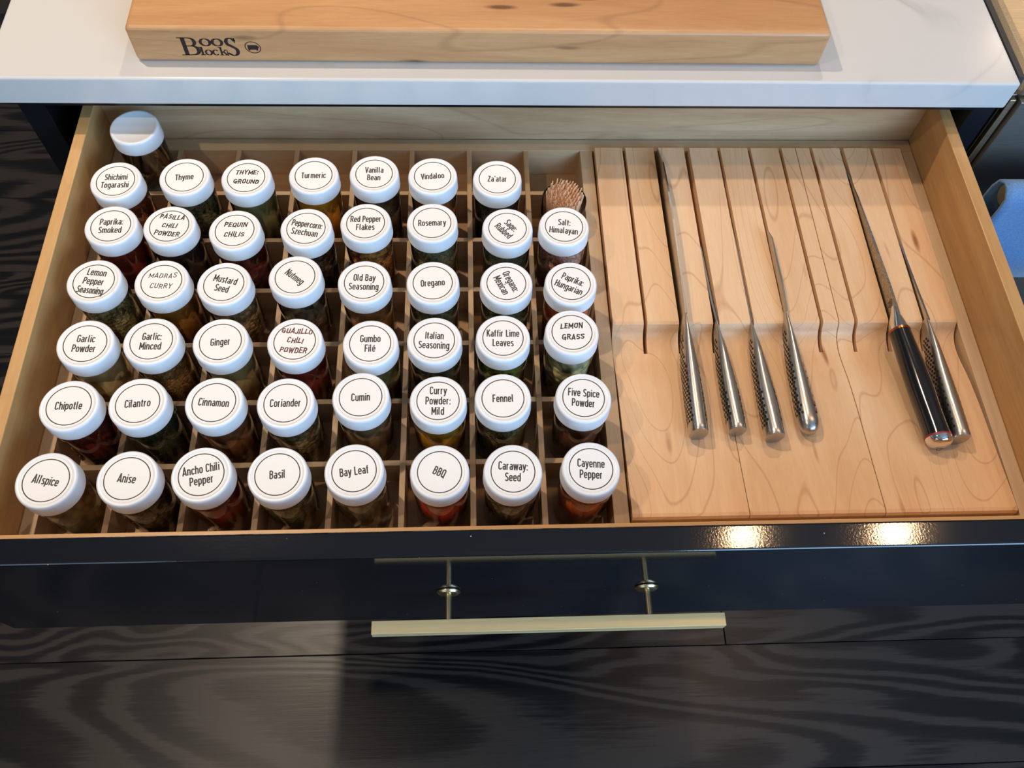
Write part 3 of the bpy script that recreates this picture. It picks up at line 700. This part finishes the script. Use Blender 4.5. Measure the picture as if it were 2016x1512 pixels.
JARS = [
(1,1,['Allspice'],-9.9,3.0,2.34),(1,2,['Anise'],-6.4,8.47,2.38),(1,3,['Ancho Chili','Pepper'],10.6,13.49,2.59),(1,4,['Basil'],4.5,18.74,2.51),
(1,5,['Bay Leaf'],7.7,24.05,2.67),(1,6,['BBQ'],-24.3,30.05,2.49),(1,7,['Caraway:','Seed'],-3.1,35.23,2.44),(1,8,['Cayenne','Pepper'],-3.7,40.8,2.55),
(2,1,['Chipotle'],.9,3.34,8.09),(2,2,['Cilantro'],3.8,8.18,8.23),(2,3,['Cinnamon'],-4.2,13.62,8.22),(2,4,['Coriander'],.3,18.78,8.11),
(2,5,['Cumin'],1.5,24.21,8.51),(2,6,['Curry','Powder:','Mild'],-.8,29.89,8.14),(2,7,['Fennel'],.3,34.68,8.27),(2,8,['Five Spice','Powder'],-5.8,40.68,8.23),
(3,1,['Garlic','Powder'],-.6,3.46,13.29),(3,2,['Garlic:','Minced'],0,8.28,13.47),(3,3,['Ginger'],4.2,13.43,13.37),(3,4,['*GUAJILLO','CHILI','POWDER'],-4.1,18.99,13.34),
(3,5,['Gumbo','Filé'],.6,24.7,13.1),(3,6,['Italian','Seasoning'],-2.9,29.56,13.34),(3,7,['Kaffir Lime','Leaves'],-1.2,34.83,13.49),(3,8,['*LEMON','GRASS'],1.8,40.19,13.94),
(4,1,['Lemon','Pepper','Seasoning'],-7.6,2.96,18.99),(4,2,['*MADRAS','CURRY'],-.4,8.16,18.93),(4,3,['Mustard','Seed'],-13.4,13.02,18.65),(4,4,['Nutmeg'],-39.9,18.5,19.3),
(4,5,['Old Bay','Seasoning'],-2.2,23.96,18.77),(4,6,['Oregano'],3.9,29.38,18.67),(4,7,['Oregano:','Mexican'],-65,35.24,18.58),(4,8,['Paprika:','Hungarian'],-25.8,40.41,18.54),
(5,1,['Paprika:','Smoked'],1.8,3.25,24.44),(5,2,['*PASILLA','CHILI','POWDER'],-6.4,7.91,24.42),(5,3,['*PEQUIN','CHILIS'],-1.4,13.22,23.96),(5,4,['Peppercorn:','Szechuan'],-10.1,18.96,24.16),
(5,5,['Red Pepper','Flakes'],-.1,23.79,24.67),(5,6,['Rosemary'],1.1,29.26,24.68),(5,7,['Sage:','Rubbed'],-48.6,35.5,24.11),(5,8,['Salt:','Himalayan'],-7.1,40.21,24.28),
(6,1,['Shichimi','Togarashi'],2,2.75,29.19),(6,2,['Thyme'],6.1,8.36,29.63),(6,3,['*THYME:','GROUND'],0,13.5,29.58),(6,4,['Turmeric'],1.4,19.14,29.81),
(6,5,['Vanilla','Bean'],-.6,24.25,29.99),(6,6,['Vindaloo'],4,29.24,29.74),(6,7,["Za'atar"],-1.3,34.78,29.43)]
RIB = {(2,6),(2,7),(2,8),(3,3),(3,6),(3,7),(4,3),(4,6),(4,7),(4,8),(5,4),(5,6),(5,7),(6,4),(6,6),(2,4),(1,5),(6,7),(5,5)}
ROWN = {1: 'front row', 2: 'second row', 3: 'third row', 4: 'fourth row', 5: 'fifth row', 6: 'sixth row', 7: 'back row'}
def jar(i, j, tx, ty, name, label, group, ribbed, fill):
    c = Vector(((i - .5) * SX + (.1 if i == 1 else 0), (j - .5) * SY)); r = Vector((tx, ty)) - c
    lim = .40
    base = c + Vector((max(-lim, min(lim, r.x * .8)), max(-lim, min(lim, r.y * .8))))
    up = Vector((tx - base.x, ty - base.y, JH)).normalized()
    ti = math.hypot(up.x, up.y)
    o = empty(name, (base.x, base.y, -3.22 + ti * 1.85), label, 'jar', group)
    o.rotation_mode = 'QUATERNION'; o.rotation_quaternion = Vector((0, 0, 1)).rotation_difference(up)
    gb = glass_src.copy(); COL.objects.link(gb); gb.parent = o
    ld = None
    if ribbed is not None:
        ld = lid_src[ribbed].copy(); COL.objects.link(ld); ld.parent = o
    if fill:
        mat, fr = fill; rr = 1.80; h = .45 + (JH - LH - 1.0 - .45) * fr
        mb = MB(); prof = [(0, .46), (rr - .1, .46), (rr, .62)]
        prof += [(rr, h)] if h < 5.9 else [(rr, 5.95), (1.58, 6.45), (1.56, max(6.46, h))]
        prof += [(0, h + .02)]
        prof[-2] = (prof[-2][0], h) if h < 5.9 else prof[-2]
        mb.lathe(prof, 40); mb.build('spice_fill', mat, o)
    return o, ld
smat = {}
for (j, i, tx, ang, x, y) in JARS:
    key = tx[0].lstrip('*')
    if key == 'Paprika:': key += tx[1][0]
    s = SP[key]; fillm = spice_mat(key.lower().strip(':').replace(' ', '_'), s[0], s[1], s[2])
    hand = tx[0].startswith('*'); lines = [tx[0].lstrip('*')] + tx[1:]
    words = ' '.join(lines).replace(':', '')
    lab = ('white-lidded glass spice jar hand-lettered ' if hand else 'white-lidded glass spice jar labelled ') + words + ', ' + ROWN[j]
    if words.startswith('Old'): lab = 'glass spice jar with two-line seasoning label, fifth from left in the fourth row'
    o, ld = jar(i, j, x, y, 'spice_jar', lab, 'labelled spice jars in the drawer grid', (j, i) in RIB, (fillm, s[3]))
    z = JH - .035 + .012; mb = MB()
    mb.lathe([(1.74, z - .01), (1.74, z)], 56, 0)
    a = math.radians(ang)
    ringr = 1.555
    ribbon(mb, arc(0, 0, ringr, ringr, 0, 360, 64), .075, z + .003, 1)
    if hand:
        three = len(lines) == 3
        thick = {'MADRAS': .06, 'PASILLA': .09, 'THYME:': .095, 'LEMON': .092}.get(lines[0], .09)
        letter(mb, lines, .46 if three else .48, a, z + .004, 2, True, i * 31 + j, 1.85 if three else 2.1, 1.25, thick / .48, dy=.1, maxw=2.6)
        inkm = MAT['red_marker'] if lines[0] == 'GUAJILLO' else MAT['marker']
    else:
        letter(mb, lines, .64, a, z + .004, 1, False, 1, 1.32, .86, .145, maxw=2.5 if len(lines) < 3 else 2.05)
        inkm = MAT['marker']
    lb = mb.build('label', [MAT['paper'], MAT['ink'], inkm], ld)
jar(1, 7, 3.21, 35.30, 'spice_jar', 'empty glass spice jar with a plain unlabelled white lid, back left corner', None, False, None)

# the open jar of toothpicks
tj = empty('glass_jar', (40.75, 29.2, -3.22), 'open glass jar without a lid, packed with toothpicks, right end of sixth row', 'jar')
mb = MB(); r, h = 1.98, 5.9
mb.lathe([(0, .25), (r - .35, .18), (r - .2, 0), (r - .06, .06), (r, .25), (r, h - .06), (r - .07, h), (r - .14, h - .06)], 64, caps=False)
mb.lathe([(0, .42), (r - .35, .42), (r - .17, .6), (r - .14, h - .06)], 64, caps=False)
mb.build('glass_body', MAT['glass'], tj)
mb = MB()
L = 6.1; q = .078
rings = [(.02, 0), (q, .5), (q, L - .35), (.055, L - .08), (.02, L)]
vs = []; fs = []
for rr, z in rings: vs += [(rr * math.cos(PI / 4 + PI / 2 * k), rr * math.sin(PI / 4 + PI / 2 * k), z) for k in range(4)]
for n_ in range(len(rings) - 1):
    for k in range(4): fs.append((n_ * 4 + k, n_ * 4 + (k + 1) % 4, n_ * 4 + 4 + (k + 1) % 4, n_ * 4 + 4 + k))
fs += [(3, 2, 1, 0), tuple(len(vs) - 4 + k for k in range(4))]
mb.add(vs, fs)
pick = None; sp_ = .29; cnt = 0
for a_ in range(-9, 10):
    for b_ in range(-9, 10):
        px = (a_ + b_ * .5) * sp_ + rnd.uniform(-.02, .02); py = b_ * .866 * sp_ + rnd.uniform(-.02, .02)
        if math.hypot(px, py) > 1.68: continue
        ro = math.radians(38); s_ = .80
        qx, qy = s_ * (px * math.cos(ro) - py * math.sin(ro)), s_ * (px * math.sin(ro) + py * math.cos(ro))
        p0 = Vector((40.75 + qx, 29.2 + qy, -2.78)); p1 = Vector((40.75 + px, 29.2 + py, 3.2))
        if pick is None:
            pick = mb.build('toothpick', MAT['pick'])
            tag(pick, 'thin wooden toothpick standing in the open glass jar among many others', 'toothpick', 'toothpicks in the open glass jar'); o = pick
        else:
            o = pick.copy(); COL.objects.link(o)
        d = (p1 - p0).normalized()
        o.location = (p0 + d * rnd.uniform(0, .42)) * K; o.rotation_mode = 'QUATERNION'; o.rotation_quaternion = Vector((0, 0, 1)).rotation_difference(d)
        cnt += 1

# ------------------------------------------------------------------ cutting board
board = empty('cutting_board', (33.8, 60, 10.15), 'thick maple cutting board with a burnt maker mark, lying on the white counter', 'cutting board')
mb = MB(); mb.box(4.9 - 33.8, 62.7 - 33.8, 37.55 - 60, 84 - 60, 0, 3.35)
bd = mb.build('wood_slab', MAT['board'], board, bevel=.38, segs=4)
# burnt mark on the front face: B, oo over lock, S and an oval with a block shape
mb = MB()
def serif(pts, thin, thick, z=0):
    def wf(i, t): return thin + (thick - thin) * abs(t.y) ** 1.3
    ribbon(mb, pts, 0, z, 0, False, wf)
def bar(x0, x1, y0, y1): mb.add([(x0, y0, 0), (x1, y0, 0), (x1, y1, 0), (x0, y1, 0)], [(0, 1, 2, 3)])
x0 = 8.78                                   # B
bar(x0 + .28, x0 + .62, 10.86, 12.62); bar(x0, x0 + .7, 12.55, 12.62); bar(x0, x0 + .8, 10.86, 10.93)
serif([(x0 + .6, 12.585), (x0 + .9, 12.585)] + arc(x0 + .92, 12.19, .42, .39, 88, -88, 10) + [(x0 + .6, 11.80)], .07, .30)
serif([(x0 + .6, 11.80), (x0 + .95, 11.80)] + arc(x0 + .98, 11.365, .50, .44, 88, -88, 10) + [(x0 + .6, 10.90)], .07, .33)
for cx in (10.98, 12.00 - .06): serif(arc(cx, 12.17, .38, .34, 0, 360, 20), .07, .24)
# lock
bar(10.42, 10.60, 10.95, 11.68); bar(10.30, 10.6, 11.62, 11.70); bar(10.30, 10.72, 10.88, 10.96)
serif(arc(11.02, 11.16, .24, .25, 0, 360, 16), .06, .17)
serif(arc(11.60, 11.16, .22, .25, 40, 320, 14), .06, .17)
bar(11.98, 12.14, 10.95, 11.70); bar(11.86, 12.14, 11.63, 11.70); bar(11.88, 12.24, 10.88, 10.95); bar(12.30, 12.62, 10.88, 10.95)
serif([(12.10, 11.15), (12.26, 11.28), (12.45, 11.42)], .06, .08); serif([(12.22, 11.26), (12.34, 11.08), (12.46, 10.92)], .1, .15)
bar(12.3, 12.55, 11.38, 11.44)
# S
sx = 13.02
serif([(sx + .34, 12.30), (sx + .26, 12.45)] + arc(sx - .02, 12.20, .33, .38, 55, 175, 8) + [(sx - .30, 12.00), (sx + .25, 11.62)] + arc(sx + .02, 11.30, .38, .42, 30, -110, 9) + [(sx - .42, 11.12)], .09, .30)
bar(sx + .30, sx + .38, 12.12, 12.62); bar(sx - .52, sx - .44, 10.86, 11.36)
ov = arc(0, 0, .62, .54, 0, 360, 32); ov = [(14.72 + a * .98 + b * .16, 11.70 + b - a * .20) for a, b in ov]
ribbon(mb, ov, .07, 0, 0)
bar(14.30, 15.12, 11.48, 11.92); bar(14.34, 14.46, 11.38, 11.5); bar(14.96, 15.08, 11.38, 11.5); bar(15.1, 15.2, 11.62, 11.82)
mb.v = [(a - 33.8, 37.55 - 60 - .015, c - 10.15) for a, c, _ in mb.v]
mb.build('burnt_mark', MAT['burn'], board)

# ------------------------------------------------------------------ range with towel
rg = empty('kitchen_range', (119, 67, FZ), 'stainless steel kitchen range at the right end of the counter', 'range')
def rb(name, x0, x1, y0, y1, z0, z1, mat, bevel=.1): return bx(name, x0, x1, y0, y1, z0, z1, MAT[mat], rg, bevel, 3)
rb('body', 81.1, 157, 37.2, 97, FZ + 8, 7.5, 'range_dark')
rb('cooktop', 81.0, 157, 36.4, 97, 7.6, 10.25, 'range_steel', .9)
rb('side_strip', 80.42, 80.95, 36.6, 97, 6.5, 10.0, 'rubber', .02)
rb('corner_trim', 81.1, 81.7, 36.55, 37.2, -60, 7.4, 'range_steel', .1)
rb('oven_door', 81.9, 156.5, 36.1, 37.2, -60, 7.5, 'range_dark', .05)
for x in (92.0, 148):
    mb = MB(); mb.tube((x - 119, 36.1 - 67, 1.2 - FZ), (x - 119, 31.3 - 67, 1.2 - FZ), .7); mb.build('handle_post', MAT['range_steel'], rg)
mb = MB(); mb.tube((82.2 - 119, 30.9 - 67, 1.2 - FZ), (154.5 - 119, 30.9 - 67, 1.2 - FZ), 1.0, seg=32); mb.build('oven_handle', MAT['range_steel'], rg)
m, nt, b = new_mat('blue_cotton'); MAT['towel'] = m
n = noise(nt, coords(nt, (1, 1, 1)), 700, 2)
ln(nt, ramp(nt, n, [(0.3, srgb(84, 124, 170)), (0.7, srgb(104, 146, 192))]), b.inputs['Base Color']); setp(b, Roughness=.9, Sheen_Weight=.3); bump(nt, b, n, .5, .0005)
mb = MB(); xs_ = [81.6 + .9 * k for k in range(42)]; path = [(-9.6, 29.45), (-6, 29.5), (-2, 29.55), (.6, 29.62), (1.9, 29.85), (2.5, 30.5), (2.55, 31.2), (2.1, 31.9), (1.0, 32.25), (-2, 32.3), (-8, 32.3)]
vs = []
for k, x in enumerate(xs_):
    for q, (z, y) in enumerate(path):
        wv = .22 * math.sin(k * .55) * (1 - min(1, max(0, (z + 1) / 3))) + .1 * math.sin(k * .23 + q)
        sg = -1.4 * min(1, k / 8) * (1 if 2 < q < 9 else 0) * 0
        vs.append((x - 100, y - 31 + (wv if q < 5 else -wv * .3), z + sg))
n_ = len(path); fs = [(k * n_ + q, k * n_ + q + 1, (k + 1) * n_ + q + 1, (k + 1) * n_ + q) for k in range(len(xs_) - 1) for q in range(n_ - 1)]
mb.add(vs, fs, 0, True)
tw = mb.build('dish_towel', MAT['towel'], None, (100, 31, 0)); so = tw.modifiers.new('thick', 'SOLIDIFY'); so.thickness = .0025; so.offset = 0
tag(tw, 'blue cotton towel hanging over the oven handle of the steel range', 'towel')
